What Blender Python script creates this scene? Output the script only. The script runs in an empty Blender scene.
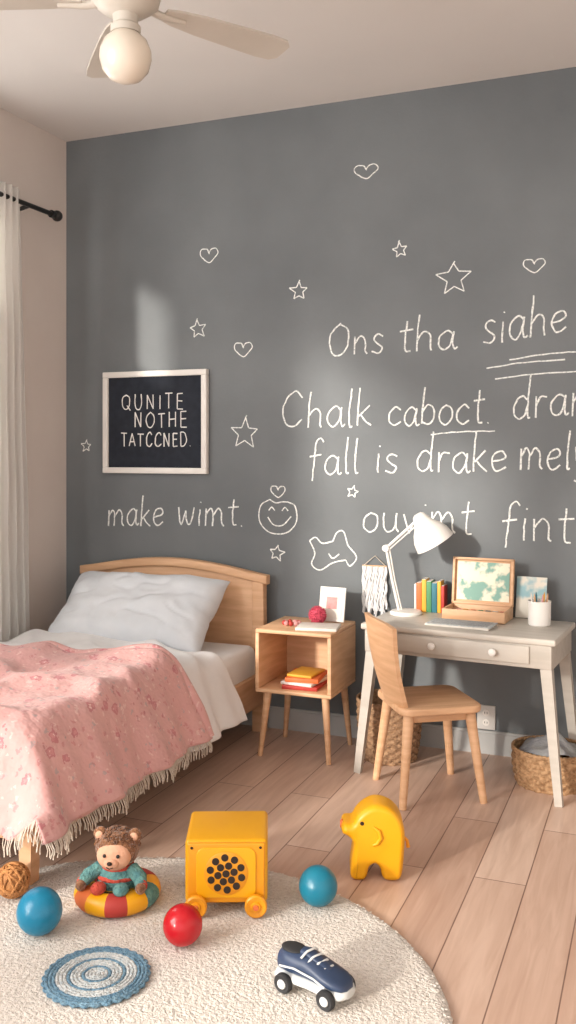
import bpy, bmesh, math, random
from mathutils import Vector, Matrix, noise
random.seed(7)
S = bpy.context.scene
R = math.radians

# ------------------------------------------------------------------ materials
def hexc(h):
    h = h.lstrip('#'); o = []
    for i in (0, 2, 4):
        c = int(h[i:i+2], 16) / 255
        o.append(c/12.92 if c <= .04045 else ((c+.055)/1.055)**2.4)
    return (*o, 1)

def mat(name, col, rough=.6, col2=None, scale=8, stretch=(1,1,1), bump=0, bscale=None, coord='Object',
        metal=0, detail=4, lo=.35, hi=.65, sheen=0, bdist=.01):
    m = bpy.data.materials.new(name); m.use_nodes = True
    nt = m.node_tree; b = nt.nodes['Principled BSDF']
    b.inputs['Base Color'].default_value = hexc(col)
    b.inputs['Roughness'].default_value = rough
    b.inputs['Metallic'].default_value = metal
    if sheen: b.inputs['Sheen Weight'].default_value = sheen
    tc = nt.nodes.new('ShaderNodeTexCoord'); mp = nt.nodes.new('ShaderNodeMapping')
    mp.inputs['Scale'].default_value = stretch
    nt.links.new(tc.outputs[coord], mp.inputs['Vector'])
    n = nt.nodes.new('ShaderNodeTexNoise'); n.inputs['Scale'].default_value = scale
    n.inputs['Detail'].default_value = detail
    nt.links.new(mp.outputs[0], n.inputs['Vector'])
    if col2 is None:
        c = hexc(col); c2 = tuple(min(1, x*.9) for x in c[:3]) + (1,)
    else: c2 = hexc(col2)
    r = nt.nodes.new('ShaderNodeValToRGB')
    r.color_ramp.elements[0].position = lo; r.color_ramp.elements[1].position = hi
    r.color_ramp.elements[0].color = hexc(col); r.color_ramp.elements[1].color = c2
    nt.links.new(n.outputs['Fac'], r.inputs[0]); nt.links.new(r.outputs[0], b.inputs['Base Color'])
    if bump:
        n2 = nt.nodes.new('ShaderNodeTexNoise'); n2.inputs['Scale'].default_value = bscale or scale*4
        n2.inputs['Detail'].default_value = 3
        nt.links.new(mp.outputs[0], n2.inputs['Vector'])
        bp = nt.nodes.new('ShaderNodeBump'); bp.inputs['Strength'].default_value = bump
        bp.inputs['Distance'].default_value = bdist
        nt.links.new(n2.outputs['Fac'], bp.inputs['Height']); nt.links.new(bp.outputs[0], b.inputs['Normal'])
    return m

M = {}
M['chalkwall'] = mat('chalkboard_paint', '#656a6d', .75, '#787d80', 1.6, bump=.08, bscale=60, detail=9, lo=.32, hi=.72)
M['wall'] = mat('wall_paint_blush', '#ddd4cd', .8, '#d9cfc8', 3, bump=.05, bscale=90)
M['ceil'] = mat('ceiling_paint', '#dbd7d3', .9, '#d8d4d0', 2)
M['trim'] = mat('trim_paint', '#b4b5b4', .5, '#adaead', 6)
M['white'] = mat('white_paint', '#ebe8e3', .45, '#e4e1dc', 6)
M['chalk'] = mat('chalk', '#f2f4f1', .95, '#a9b0af', 110, lo=.48, hi=.70, detail=6)
M['wood'] = mat('birch_wood', '#dab08a', .5, '#c99c75', 5, stretch=(1,1,9), bump=.05, bscale=30)
M['woodx'] = mat('birch_wood_x', '#dcb28c', .5, '#cb9f79', 5, stretch=(1,6,9), bump=.05, bscale=30)
M['deskp'] = mat('desk_paint', '#b9b2a9', .5, '#aea79d', 5, stretch=(1,6,6), bump=.03, bscale=40)
M['desktop'] = mat('desk_top_paint', '#c8c2b9', .45, '#bdb6ac', 5, stretch=(1,8,4))
M['pillow'] = mat('pillow_cotton', '#d6dadf', .9, '#ccd1d7', 6, bump=.2, bscale=9, sheen=.3, bdist=.02)
M['sheet'] = mat('sheet_cotton', '#e3e2e3', .9, '#dadada', 6, bump=.25, bscale=12, sheen=.3)
M['fringe'] = mat('fringe_cotton', '#d8cdc0', .95, '#c2b5a5', 60)
M['black'] = mat('black_metal', '#1b1a1a', .4, '#222020', 10)
M['board'] = mat('letterboard_felt', '#20252f', .9, '#262c37', 30)
M['fan'] = mat('fan_paint', '#cdc6bc', .45, '#c6bfb4', 4)
M['globe'] = mat('opal_glass', '#e3d9ca', .25, '#ddd2c3', 4)
M['rug'] = mat('rug_wool', '#e1d9cf', .98, '#c6bbb0', 95, bump=1, bscale=120, lo=.38, hi=.75, sheen=.3, bdist=.010, detail=7)
M['wicker'] = mat('wicker', '#c09a73', .75, '#8a6847', 70, lo=.35, hi=.7, bump=.5, bscale=140)
M['wicker_d'] = mat('wicker_dark', '#b08d6c', .8, '#7a5c44', 70, lo=.35, hi=.7, bump=.5, bscale=140)
M['yellow'] = mat('yellow_plastic', '#eaa90f', .38, '#e5a20c', 5)
M['yellow2'] = mat('yellow_plastic_orange', '#e89c19', .38, '#e09113', 5)
M['dark'] = mat('dark_recess', '#2c1d12', .7, '#221710', 10)
M['teal'] = mat('teal_rubber', '#127a93', .35, '#0f7089', 8, bump=.15, bscale=60)
M['blue'] = mat('blue_rubber', '#0e7ea2', .3, '#0d7597', 8, bump=.15, bscale=60)
M['red'] = mat('red_plastic', '#bd1420', .2, '#b3121e', 8)
M['navy'] = mat('navy_leather', '#2b3a54', .45, '#33425e', 20)
M['rubberw'] = mat('sole_rubber', '#dcdedd', .5, '#d2d4d3', 20)
M['tire'] = mat('tyre', '#2b2b2d', .7, '#242426', 20)
M['bear'] = mat('bear_fur', '#94633f', .95, '#6d4429', 80, bump=1, bscale=130, sheen=.4)
M['face'] = mat('bear_face_felt', '#dcab8e', .9, '#d5a184', 30, bump=.3, bscale=100)
M['knit'] = mat('knit_wool_green', '#6d9c96', .95, '#4f7d80', 60, bump=1, bscale=120)
M['knitr'] = mat('knit_wool_red', '#c6503f', .95, '#b04234', 60, bump=1, bscale=120)
M['pink'] = mat('pink_felt', '#d65a70', .9, '#bd4459', 30, bump=.4)
M['pinkl'] = mat('pale_pink_felt', '#d9a3a0', .9, '#c98f8e', 30, bump=.4)
M['paper'] = mat('paper', '#e6e1d9', .85, '#dfd9d0', 20)
M['orange'] = mat('cover_orange', '#d8703a', .6, '#cd6632', 12)
M['redb'] = mat('cover_red', '#b5382f', .6, '#ab332b', 12)
M['green'] = mat('cover_green', '#4f8a5c', .6, '#477f54', 12)
M['tealb'] = mat('cover_teal', '#2c6e7d', .6, '#276573', 12)
M['yel'] = mat('cover_yellow', '#dda73a', .6, '#d29c31', 12)
M['greycloth'] = mat('grey_cloth', '#9a9a98', .95, '#84858a', 20, bump=.5)
M['rattan'] = mat('rattan_ball', '#c58a52', .7, '#9c6637', 60, bump=.4)
M['lblue'] = mat('crochet_blue', '#7d9db0', .95, '#5a8099', 90, bump=1, bscale=160)
M['lwhite'] = mat('crochet_white', '#d8d8d5', .95, '#b6c0c4', 90, bump=1, bscale=160)
M['plate'] = mat('socket_plastic', '#d6d4d0', .4, '#d0cecb', 10)
M['art'] = mat('painted_map', '#e6dfc9', .7, '#7fa69a', 14, lo=.48, hi=.56, detail=3)
M['art2'] = mat('painted_print', '#9cc2c9', .7, '#e8e3d6', 12, lo=.45, hi=.55, detail=3)

def floor_mat():
    m = bpy.data.materials.new('oak_planks'); m.use_nodes = True
    nt = m.node_tree; N = nt.nodes; L = nt.links; b = N['Principled BSDF']
    tc = N.new('ShaderNodeTexCoord'); mp = N.new('ShaderNodeMapping')
    mp.inputs['Rotation'].default_value = (0, 0, R(90))
    L.new(tc.outputs['Object'], mp.inputs['Vector'])
    br = N.new('ShaderNodeTexBrick'); br.offset = .37; br.offset_frequency = 2
    br.inputs['Scale'].default_value = 1
    br.inputs['Brick Width'].default_value = 1.15; br.inputs['Row Height'].default_value = .15
    br.inputs['Mortar Size'].default_value = .002; br.inputs['Mortar Smooth'].default_value = .3
    br.inputs['Color1'].default_value = hexc('#d5baa8'); br.inputs['Color2'].default_value = hexc('#c3a390')
    br.inputs['Mortar'].default_value = hexc('#826557')
    L.new(mp.outputs[0], br.inputs['Vector'])
    m2 = N.new('ShaderNodeMapping'); m2.inputs['Scale'].default_value = (14, 1.2, 1)
    L.new(tc.outputs['Object'], m2.inputs['Vector'])
    n = N.new('ShaderNodeTexNoise'); n.inputs['Scale'].default_value = 2.6; n.inputs['Detail'].default_value = 8
    n.inputs['Distortion'].default_value = .8
    L.new(m2.outputs[0], n.inputs['Vector'])
    r = N.new('ShaderNodeValToRGB'); r.color_ramp.elements[0].position = .35; r.color_ramp.elements[1].position = .7
    r.color_ramp.elements[0].color = (1, 1, 1, 1); r.color_ramp.elements[1].color = (.78, .72, .68, 1)
    L.new(n.outputs['Fac'], r.inputs[0])
    mx = N.new('ShaderNodeMixRGB'); mx.blend_type = 'MULTIPLY'; mx.inputs[0].default_value = .8
    L.new(br.outputs['Color'], mx.inputs[1]); L.new(r.outputs[0], mx.inputs[2])
    L.new(mx.outputs[0], b.inputs['Base Color']); b.inputs['Roughness'].default_value = .42
    bp = N.new('ShaderNodeBump'); bp.inputs['Strength'].default_value = .3; bp.inputs['Distance'].default_value = .004
    inv = N.new('ShaderNodeMath'); inv.operation = 'SUBTRACT'; inv.inputs[0].default_value = 1
    L.new(br.outputs['Fac'], inv.inputs[1]); L.new(inv.outputs[0], bp.inputs['Height'])
    L.new(bp.outputs[0], b.inputs['Normal'])
    return m
M['floor'] = floor_mat()

def blanket_mat():
    m = bpy.data.materials.new('pink_floral_cotton'); m.use_nodes = True
    nt = m.node_tree; N = nt.nodes; L = nt.links; b = N['Principled BSDF']
    tc = N.new('ShaderNodeTexCoord')
    base = N.new('ShaderNodeTexNoise'); base.inputs['Scale'].default_value = 5
    L.new(tc.outputs['Object'], base.inputs['Vector'])
    rb = N.new('ShaderNodeValToRGB'); rb.color_ramp.elements[0].color = hexc('#d5a6a2'); rb.color_ramp.elements[1].color = hexc('#c99692')
    L.new(base.outputs['Fac'], rb.inputs[0]); prev = rb.outputs[0]
    for sc, th, col, off, k in ((30, .2, '#e3c6c0', 1.7, .5), (22, .17, '#989a9c', 3.3, .5), (26, .19, '#bb6f77', 7.1, .5), (13, .23, '#b4606d', 0, .65), (13, .14, '#cf9190', 0, .7), (13, .07, '#e8cfc4', 0, .8), (17, .12, '#a35967', 5.2, .5)):
        mp = N.new('ShaderNodeMapping'); mp.inputs['Location'].default_value = (off, off*.7, off*.3)
        L.new(tc.outputs['Object'], mp.inputs['Vector'])
        nz = N.new('ShaderNodeTexNoise'); nz.inputs['Scale'].default_value = 55
        L.new(mp.outputs[0], nz.inputs['Vector'])
        ad = N.new('ShaderNodeMixRGB'); ad.blend_type = 'ADD'; ad.inputs[0].default_value = .04
        L.new(mp.outputs[0], ad.inputs[1]); L.new(nz.outputs['Color'], ad.inputs[2])
        v = N.new('ShaderNodeTexVoronoi'); v.inputs['Scale'].default_value = sc
        L.new(ad.outputs[0], v.inputs['Vector'])
        lt = N.new('ShaderNodeMath'); lt.operation = 'LESS_THAN'; lt.inputs[1].default_value = th
        L.new(v.outputs['Distance'], lt.inputs[0])
        mu = N.new('ShaderNodeMath'); mu.operation = 'MULTIPLY'; mu.inputs[1].default_value = k
        L.new(lt.outputs[0], mu.inputs[0])
        mx = N.new('ShaderNodeMixRGB'); mx.inputs[2].default_value = hexc(col)
        L.new(mu.outputs[0], mx.inputs[0]); L.new(prev, mx.inputs[1]); prev = mx.outputs[0]
    L.new(prev, b.inputs['Base Color']); b.inputs['Roughness'].default_value = .95
    b.inputs['Sheen Weight'].default_value = .2
    n2 = N.new('ShaderNodeTexNoise'); n2.inputs['Scale'].default_value = 24
    L.new(tc.outputs['Object'], n2.inputs['Vector'])
    bp = N.new('ShaderNodeBump'); bp.inputs['Strength'].default_value = .6; bp.inputs['Distance'].default_value = .015
    L.new(n2.outputs['Fac'], bp.inputs['Height']); L.new(bp.outputs[0], b.inputs['Normal'])
    return m
M['blanket'] = blanket_mat()

def sheer(name, col, fac):
    m = bpy.data.materials.new(name); m.use_nodes = True
    nt = m.node_tree; N = nt.nodes; L = nt.links
    b = N['Principled BSDF']; b.inputs['Base Color'].default_value = hexc(col); b.inputs['Roughness'].default_value = .9
    wv = N.new('ShaderNodeTexNoise'); wv.inputs['Scale'].default_value = 200
    r = N.new('ShaderNodeValToRGB'); r.color_ramp.elements[0].color = hexc(col); r.color_ramp.elements[1].color = hexc('#eceae6')
    L.new(wv.outputs['Fac'], r.inputs[0]); L.new(r.outputs[0], b.inputs['Base Color'])
    t = N.new('ShaderNodeBsdfTranslucent'); t.inputs[0].default_value = hexc(col)
    mx = N.new('ShaderNodeMixShader'); mx.inputs[0].default_value = fac
    L.new(b.outputs[0], mx.inputs[1]); L.new(t.outputs[0], mx.inputs[2])
    L.new(mx.outputs[0], N['Material Output'].inputs[0])
    return m
M['curtain'] = sheer('sheer_linen', '#fbfaf8', .6)

# ------------------------------------------------------------------ geometry helpers
def finish(name, me, mats, parent, loc, rot, smooth, sharp=35):
    if not isinstance(mats, (list, tuple)): mats = [mats]
    for m in mats: me.materials.append(m)
    if smooth:
        for p in me.polygons: p.use_smooth = True
        try: me.set_sharp_from_angle(angle=R(sharp))
        except Exception: pass
    o = bpy.data.objects.new(name, me); S.collection.objects.link(o)
    o.location = loc; o.rotation_euler = rot
    if parent: o.parent = parent
    return o

def emp(name, loc=(0,0,0), rz=0):
    e = bpy.data.objects.new(name, None); S.collection.objects.link(e)
    e.empty_display_size = .05; e.location = loc; e.rotation_euler = (0, 0, rz)
    return e

def pyobj(name, V, F, mats, parent=None, loc=(0,0,0), rot=(0,0,0), smooth=True, sharp=35, midx=None):
    me = bpy.data.meshes.new(name); me.from_pydata([tuple(v) for v in V], [], F)
    bm = bmesh.new(); bm.from_mesh(me); bmesh.ops.recalc_face_normals(bm, faces=bm.faces); bm.to_mesh(me); bm.free()
    if midx:
        for p, i in zip(me.polygons, midx): p.material_index = i
    return finish(name, me, mats, parent, loc, rot, smooth, sharp)

def box(name, size, loc, m, bev=.004, rot=(0,0,0), parent=None, seg=2, taper=None):
    bm = bmesh.new(); bmesh.ops.create_cube(bm, size=1)
    for v in bm.verts:
        k = 1
        if taper and v.co.z < 0: k = taper
        v.co = Vector((v.co.x*size[0]*k, v.co.y*size[1]*k, v.co.z*size[2]))
    if bev: bmesh.ops.bevel(bm, geom=bm.edges[:], offset=bev, segments=seg, profile=.5, affect='EDGES')
    me = bpy.data.meshes.new(name); bm.to_mesh(me); bm.free()
    return finish(name, me, m, parent, loc, rot, True, 50)

def multibox(name, boxes, m):
    V, F = [], []
    for (x0, x1, y0, y1, z0, z1) in boxes:
        n = len(V)
        V += [(x0,y0,z0),(x1,y0,z0),(x1,y1,z0),(x0,y1,z0),(x0,y0,z1),(x1,y0,z1),(x1,y1,z1),(x0,y1,z1)]
        F += [tuple(n+i for i in f) for f in ((0,3,2,1),(4,5,6,7),(0,1,5,4),(1,2,6,5),(2,3,7,6),(3,0,4,7))]
    return pyobj(name, V, F, m, smooth=False)

def lathe(name, prof, loc, m, seg=40, rot=(0,0,0), parent=None, sharp=40):
    V, F = [], []; n = len(prof)
    for i in range(seg):
        a = 2*math.pi*i/seg
        for r, z in prof: V.append((r*math.cos(a), r*math.sin(a), z))
    for i in range(seg):
        j = (i+1) % seg
        for k in range(n-1): F.append((i*n+k, j*n+k, j*n+k+1, i*n+k+1))
    me = bpy.data.meshes.new(name); me.from_pydata(V, [], F)
    bm = bmesh.new(); bm.from_mesh(me); bmesh.ops.remove_doubles(bm, verts=bm.verts, dist=1e-5)
    bmesh.ops.recalc_face_normals(bm, faces=bm.faces); bm.to_mesh(me); bm.free()
    return finish(name, me, m, parent, loc, rot, True, sharp)

def sph(name, r, loc, m, parent=None, rot=(0,0,0), seg=32, nz=0, nsc=10):
    if not isinstance(r, (tuple, list)): r = (r, r, r)
    bm = bmesh.new(); bmesh.ops.create_uvsphere(bm, u_segments=seg, v_segments=seg//2, radius=1)
    for v in bm.verts:
        k = 1 + (nz*noise.noise(v.co*nsc*.3 + Vector(loc)*9) if nz else 0)
        v.co = Vector((v.co.x*r[0], v.co.y*r[1], v.co.z*r[2]))*k
    me = bpy.data.meshes.new(name); bm.to_mesh(me); bm.free()
    return finish(name, me, m, parent, loc, rot, True, 180)

def catmull(P, n=6):
    if len(P) < 3: return [Vector(p) for p in P]
    P = [Vector(p) for p in P]; Q = [2*P[0]-P[1]] + P + [2*P[-1]-P[-2]]; out = []
    for i in range(1, len(Q)-2):
        a, b, c, d = Q[i-1:i+3]
        for k in range(n):
            t = k/n
            out.append(.5*((2*b) + (c-a)*t + (2*a-5*b+4*c-d)*t*t + (3*b-a-3*c+d)*t**3))
    out.append(P[-1]); return out

def sweepgeo(pts, r, sides=8, sq=(1,1,1), V=None, F=None):
    V = [] if V is None else V; F = [] if F is None else F
    pts = [Vector(p) for p in pts]; n = len(pts); s0 = len(V); U = None
    for i, p in enumerate(pts):
        t = (pts[min(i+1, n-1)] - pts[max(i-1, 0)])
        if t.length < 1e-9: t = Vector((0,0,1))
        t.normalize()
        if U is None:
            U = Vector((0,1,0)) if abs(t.y) < .9 else Vector((1,0,0))
        U = (U - t*U.dot(t)); U.normalize(); W = t.cross(U)
        rr = r[i] if isinstance(r, (list, tuple)) else r
        for k in range(sides):
            a = 2*math.pi*(k+.5)/sides
            o = U*math.cos(a)*rr + W*math.sin(a)*rr
            V.append(p + Vector((o.x*sq[0], o.y*sq[1], o.z*sq[2])))
    for i in range(n-1):
        for k in range(sides):
            l = (k+1) % sides
            F.append((s0+i*sides+k, s0+i*sides+l, s0+(i+1)*sides+l, s0+(i+1)*sides+k))
    F.append(tuple(s0+k for k in range(sides))); F.append(tuple(s0+(n-1)*sides+k for k in range(sides)))
    return V, F

def sweep(name, pts, r, m, sides=12, parent=None, loc=(0,0,0), rot=(0,0,0)):
    V, F = sweepgeo(pts, r, sides)
    return pyobj(name, V, F, m, parent, loc, rot, True, 45)

def leg(name, p0, p1, r0, r1, m, parent=None, square=False):
    return sweep(name, [p0, Vector(p0).lerp(Vector(p1), .5), p1], [r0, (r0+r1)/2, r1], m, 4 if square else 16, parent)

def extrude_shape(name, pts, thick, m, bev=.006, parent=None, loc=(0,0,0), rot=(0,0,0), seg=3):
    """closed outline in local XZ, extruded symmetrically along Y"""
    bm = bmesh.new()
    f = bm.faces.new([bm.verts.new((p[0], -thick/2, p[1])) for p in pts])
    r = bmesh.ops.extrude_face_region(bm, geom=[f])
    for v in [g for g in r['geom'] if isinstance(g, bmesh.types.BMVert)]: v.co.y += thick
    bmesh.ops.recalc_face_normals(bm, faces=bm.faces)
    if bev:
        E = [e for e in bm.edges if abs(e.verts[0].co.y-e.verts[1].co.y) < 1e-6]
        bmesh.ops.bevel(bm, geom=E, offset=bev, segments=seg, profile=.5, affect='EDGES')
    me = bpy.data.meshes.new(name); bm.to_mesh(me); bm.free()
    return finish(name, me, m, parent, loc, rot, True, 40)

def grid(name, fn, nu, nv, m, parent=None, solid=0, loc=(0,0,0)):
    V = [fn(i/nu, j/nv) for j in range(nv+1) for i in range(nu+1)]
    F = [(j*(nu+1)+i, j*(nu+1)+i+1, (j+1)*(nu+1)+i+1, (j+1)*(nu+1)+i) for j in range(nv) for i in range(nu)]
    o = pyobj(name, V, F, m, parent, loc, smooth=True, sharp=180)
    if solid:
        md = o.modifiers.new('thickness', 'SOLIDIFY'); md.thickness = solid; md.offset = 0
    return o

# ------------------------------------------------------------------ room shell
H = 2.8
XR, YF = 3.9, -5.6
multibox('floor', [(-.12, XR+.12, YF, .12, -.1, 0)], M['floor'])
multibox('ceiling', [(-.12, XR+.12, YF, .12, H, H+.1)], M['ceil'])
multibox('wall_back', [(-.12, XR+.12, 0, .12, 0, H)], M['chalkwall'])
multibox('wall_right', [(XR, XR+.12, YF, 0, 0, H)], M['wall'])
w1 = (-1.54, -.72, .8, 2.42); w2 = (-4.95, -2.85, .7, 2.66)
multibox('wall_left', [
    (-.12, 0, w1[1], 0, 0, H),
    (-.12, 0, w1[0], w1[1], 0, w1[2]), (-.12, 0, w1[0], w1[1], w1[3], H),
    (-.12, 0, w2[1], w1[0], 0, H),
    (-.12, 0, w2[0], w2[1], 0, w2[2]), (-.12, 0, w2[0], w2[1], w2[3], H),
    (-.12, 0, YF, w2[0], 0, H)], M['wall'])
def window(name, w, nm):
    y0, y1, z0, z1 = w; f = .04; B = []
    B += [(-.09,-.04,y0,y0+f,z0,z1), (-.09,-.04,y1-f,y1,z0,z1), (-.09,-.04,y0,y1,z0,z0+f), (-.09,-.04,y0,y1,z1-f,z1)]
    for i in range(1, nm):
        y = y0+(y1-y0)*i/nm; B.append((-.08,-.05,y-.015,y+.015,z0,z1))
    zz = z0+(z1-z0)*.45; B.append((-.08,-.05,y0,y1,zz-.015,zz+.015))
    B.append((-.02,.05,y0-.03,y1+.03,z0-.03,z0))
    multibox(name, B, M['white'])
window('window_1', w1, 1); window('window_2', w2, 2)
multibox('baseboard_back', [(0, XR, -.016, 0, 0, .085), (0, XR, -.011, 0, .085, .095)], M['trim'])
multibox('baseboard_left', [(0, .016, YF, -.016, 0, .09)], M['white'])
multibox('baseboard_right', [(XR-.016, XR, YF, -.016, 0, .09)], M['white'])

# curtain + rod
rod = emp('curtain_rod', (.1, 0, 2.37))
sweep('rod', [(0,-2.0,0),(0,-.24,0)], .011, M['black'], 12, rod)
sph('finial_1', .026, (0,-.215,0), M['black'], rod); sph('finial_2', .026, (0,-2.03,0), M['black'], rod)
lathe('collar', [(0,-.012),(.018,-.012),(.018,.012),(0,.012)], (0,-.25,0), M['black'], 20, (R(90),0,0), rod)
for i, y in enumerate((-.42, -1.95)):
    sweep('bracket_%d' % (i+1), [(0,y,0),(-.05,y,-.01),(-.098,y,-.01)], .010, M['black'], 10, rod)
    lathe('bracket_plate_%d' % (i+1), [(0,0),(.028,0),(.028,.008),(0,.008)], (-.098,y,-.01), M['black'], 20, (0,R(90),0), rod)
def curt(y0, y1, flare, zt, zb, x=.1, amp=.028, n=6):
    def f(u, v):
        y = y0+(y1-y0)*u + flare*u*v
        ph = u*n*2*math.pi + .5*math.sin(v*3)
        return (x + amp*math.sin(ph)*(.55+.6*v) + .006*noise.noise(Vector((u*9, v*6, 1))), y+.012*math.cos(ph)*v, zt+(zb-zt)*v)
    return f
grid('curtain', curt(-.66, -.495, .065, 2.425, .03, n=4), 120, 40, M['curtain'], solid=.002)
grid('added_sun_screen', curt(-1.52, -.74, 0, 1.95, .86, -.02, .012, 12), 140, 10, M['curtain'], solid=.002)  # unseen sheer added over the lower sash to end the wall's sun patch

# ------------------------------------------------------------------ chalk lettering
G = {
'a':(1.0,[[(.8,.8),(.5,1),(.12,.7),(.1,.25),(.4,0),(.7,.3),(.82,.95)],[(.82,.95),(.8,.3),(.9,.02),(1.05,.12)]]),
'b':(1.0,[[(.14,1.9),(.1,1),(.1,.05)],[(.1,.6),(.4,1),(.8,.8),(.82,.25),(.5,0),(.1,.15)]]),
'c':(.9,[[(.8,.8),(.5,1),(.12,.7),(.1,.25),(.45,0),(.85,.2)]]),
'd':(1.05,[[(.8,.8),(.5,1),(.12,.7),(.1,.25),(.4,0),(.7,.2),(.84,.6)],[(.9,1.9),(.84,1),(.86,.1),(1.0,.05)]]),
'e':(.95,[[(.12,.5),(.5,.55),(.8,.72),(.6,1),(.2,.85),(.08,.4),(.35,0),(.85,.2)]]),
'f':(.8,[[(.85,1.75),(.6,1.95),(.38,1.6),(.35,.8),(.28,-.35)],[(.05,.95),(.75,1.05)]]),
'h':(1.0,[[(.16,1.9),(.1,1),(.1,0)],[(.1,.6),(.45,1),(.75,.8),(.78,.3),(.85,0)]]),
'i':(.4,[[(.2,1),(.17,.5),(.2,0)],[(.22,1.4),(.24,1.46)]]),
'k':(.9,[[(.14,1.9),(.1,1),(.1,0)],[(.7,1),(.14,.45)],[(.25,.55),(.5,.25),(.85,0)]]),
'l':(.4,[[(.2,1.9),(.14,.8),(.2,.05),(.35,.03)]]),
'm':(1.5,[[(.1,1),(.12,0)],[(.12,.6),(.4,1),(.6,.75),(.62,0)],[(.62,.6),(.95,1),(1.2,.75),(1.25,.2),(1.4,0)]]),
'n':(1.0,[[(.1,1),(.12,0)],[(.12,.6),(.45,1),(.75,.75),(.78,.2),(.92,0)]]),
'o':(1.0,[[(.5,1),(.15,.75),(.12,.25),(.5,0),(.85,.3),(.82,.8),(.45,1)]]),
'r':(.75,[[(.1,1),(.14,0)],[(.14,.55),(.35,.95),(.7,.95)]]),
's':(.8,[[(.72,.9),(.4,1.02),(.15,.78),(.4,.52),(.7,.3),(.5,.02),(.08,.12)]]),
't':(.75,[[(.4,1.6),(.35,.8),(.4,.1),(.65,.02)],[(.05,1.08),(.75,1.15)]]),
'u':(1.0,[[(.1,1),(.12,.3),(.4,0),(.75,.3),(.8,1)],[(.8,1),(.82,.3),(.98,0)]]),
'v':(.9,[[(.08,1),(.42,0)],[(.42,0),(.82,1)]]),
'w':(1.3,[[(.08,1),(.2,.3),(.38,0),(.6,.8)],[(.6,.8),(.75,.1),(1.0,.1),(1.2,1)]]),
'y':(.9,[[(.1,1),(.2,.4),(.5,.2),(.75,.9)],[(.8,1),(.7,0),(.45,-.6),(.1,-.5)]]),
'.':(.3,[[(.12,.04),(.16,.08)]]),
'C':(1.4,[[(1.2,1.5),(.85,1.85),(.35,1.5),(.12,.8),(.35,.15),(.8,0),(1.25,.35)]]),
'O':(1.5,[[(.8,1.8),(.3,1.4),(.12,.8),(.4,.1),(.9,.05),(1.3,.6),(1.25,1.4),(.7,1.8)]]),
'Q':(1.5,[[(.7,1.7),(.2,1.4),(.1,.7),(.4,.05),(.95,.05),(1.25,.7),(1.15,1.4),(.7,1.7)],[(.85,.4),(1.35,-.15)]]),
'U':(1.4,[[(.12,1.7),(.12,.6),(.35,.05),(.85,.05),(1.1,.6),(1.1,1.7)]]),
'N':(1.4,[[(.12,0),(.12,1.7)],[(.12,1.7),(1.05,0)],[(1.05,0),(1.05,1.7)]]),
'I':(.5,[[(.2,0),(.2,1.7)]]),
'T':(1.3,[[(.05,1.7),(1.15,1.7)],[(.6,1.7),(.6,0)]]),
'E':(1.2,[[(.12,0),(.12,1.7)],[(.12,1.7),(.95,1.7)],[(.12,.9),(.85,.9)],[(.12,0),(.95,0)]]),
'H':(1.4,[[(.12,0),(.12,1.7)],[(1.05,0),(1.05,1.7)],[(.12,.88),(1.05,.88)]]),
'A':(1.35,[[(.05,0),(.6,1.7)],[(.6,1.7),(1.15,0)],[(.28,.6),(.95,.6)]]),
'D':(1.4,[[(.12,0),(.12,1.7)],[(.12,1.7),(.7,1.65),(1.1,1.1),(1.1,.55),(.7,.05),(.12,0)]]),
}
def strokes_obj(name, strokes, m, rad, parent, loc=(0,0,0), jit=0):
    V, F = [], []
    for st in strokes:
        P = catmull([(p[0], 0, p[1]) for p in st], 6)
        if jit: P = [p + Vector((jit*noise.noise(p*40), 0, jit*noise.noise(p*40+Vector((5,5,5))))) for p in P]
        sweepgeo(P, [rad*(1+.35*noise.noise(p*60)) for p in P], 6, (1, .3, 1), V, F)
    return pyobj(name, V, F, m, parent, loc, smooth=False)
YC = -.0018
def word(name, txt, x0, x1, z, xh, parent, m=None, rad=.0036, z1=None, y=YC, gap=.12, slant=.0):
    tot = sum(G[c][0]+gap for c in txt); kx = (x1-x0)/tot; cx = 0; ST = []
    for c in txt:
        w, ss = G[c]; dz = random.uniform(-.06, .06); sc = random.uniform(.94, 1.06)
        for s in ss:
            q = []
            for (a, b) in s:
                X = (cx+a)*kx + slant*b*xh
                q.append((X, (b*sc+dz)*xh + ((z1-z)*X/(x1-x0) if z1 is not None else 0)))
            ST.append(q)
        cx += w+gap
    return strokes_obj(name, ST, m or M['chalk'], rad, parent, (x0, y, z), jit=.003)
CL = emp('chalk_lettering')
for i, a in enumerate([
    ('Ons',1.380,1.650,1.678,.083,1.68),('tha',1.705,1.970,1.685,.083,1.69),('siahe',2.065,2.42,1.70,.09,1.735),
    ('Chalk',1.155,1.60,1.362,.088,1.366),('caboct.',1.66,2.11,1.366,.084,1.37),('dran',2.19,2.50,1.385,.09,1.40),
    ('fall',1.29,1.54,1.155,.083,1.155),('is',1.60,1.715,1.16,.08,1.16),('drake',1.785,2.18,1.165,.084,1.17),('mely',2.215,2.50,1.18,.085,1.19),
    ('make',.238,.565,.893,.078,.90),('wimt.',.625,.985,.905,.078,.908),
    ('ouvimt',1.543,2.04,.905,.085,.905),('fint',2.14,2.44,.885,.088,.885)]):
    word('word_%d' % (i+1), a[0], a[1], a[2], a[3], a[4], CL, z1=a[5], slant=.06)
for i, (a, b, c, d) in enumerate([(2.18,1.632,2.46,1.655),(2.085,1.60,2.40,1.625),(2.12,1.555,2.46,1.575),(1.85,1.325,2.12,1.338)]):
    strokes_obj('underline_%d' % (i+1), [[(a,b),((a+c)/2,(b+d)/2+.006),(c,d)]], M['chalk'], .0029, CL, (0,YC,0), .003)
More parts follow.
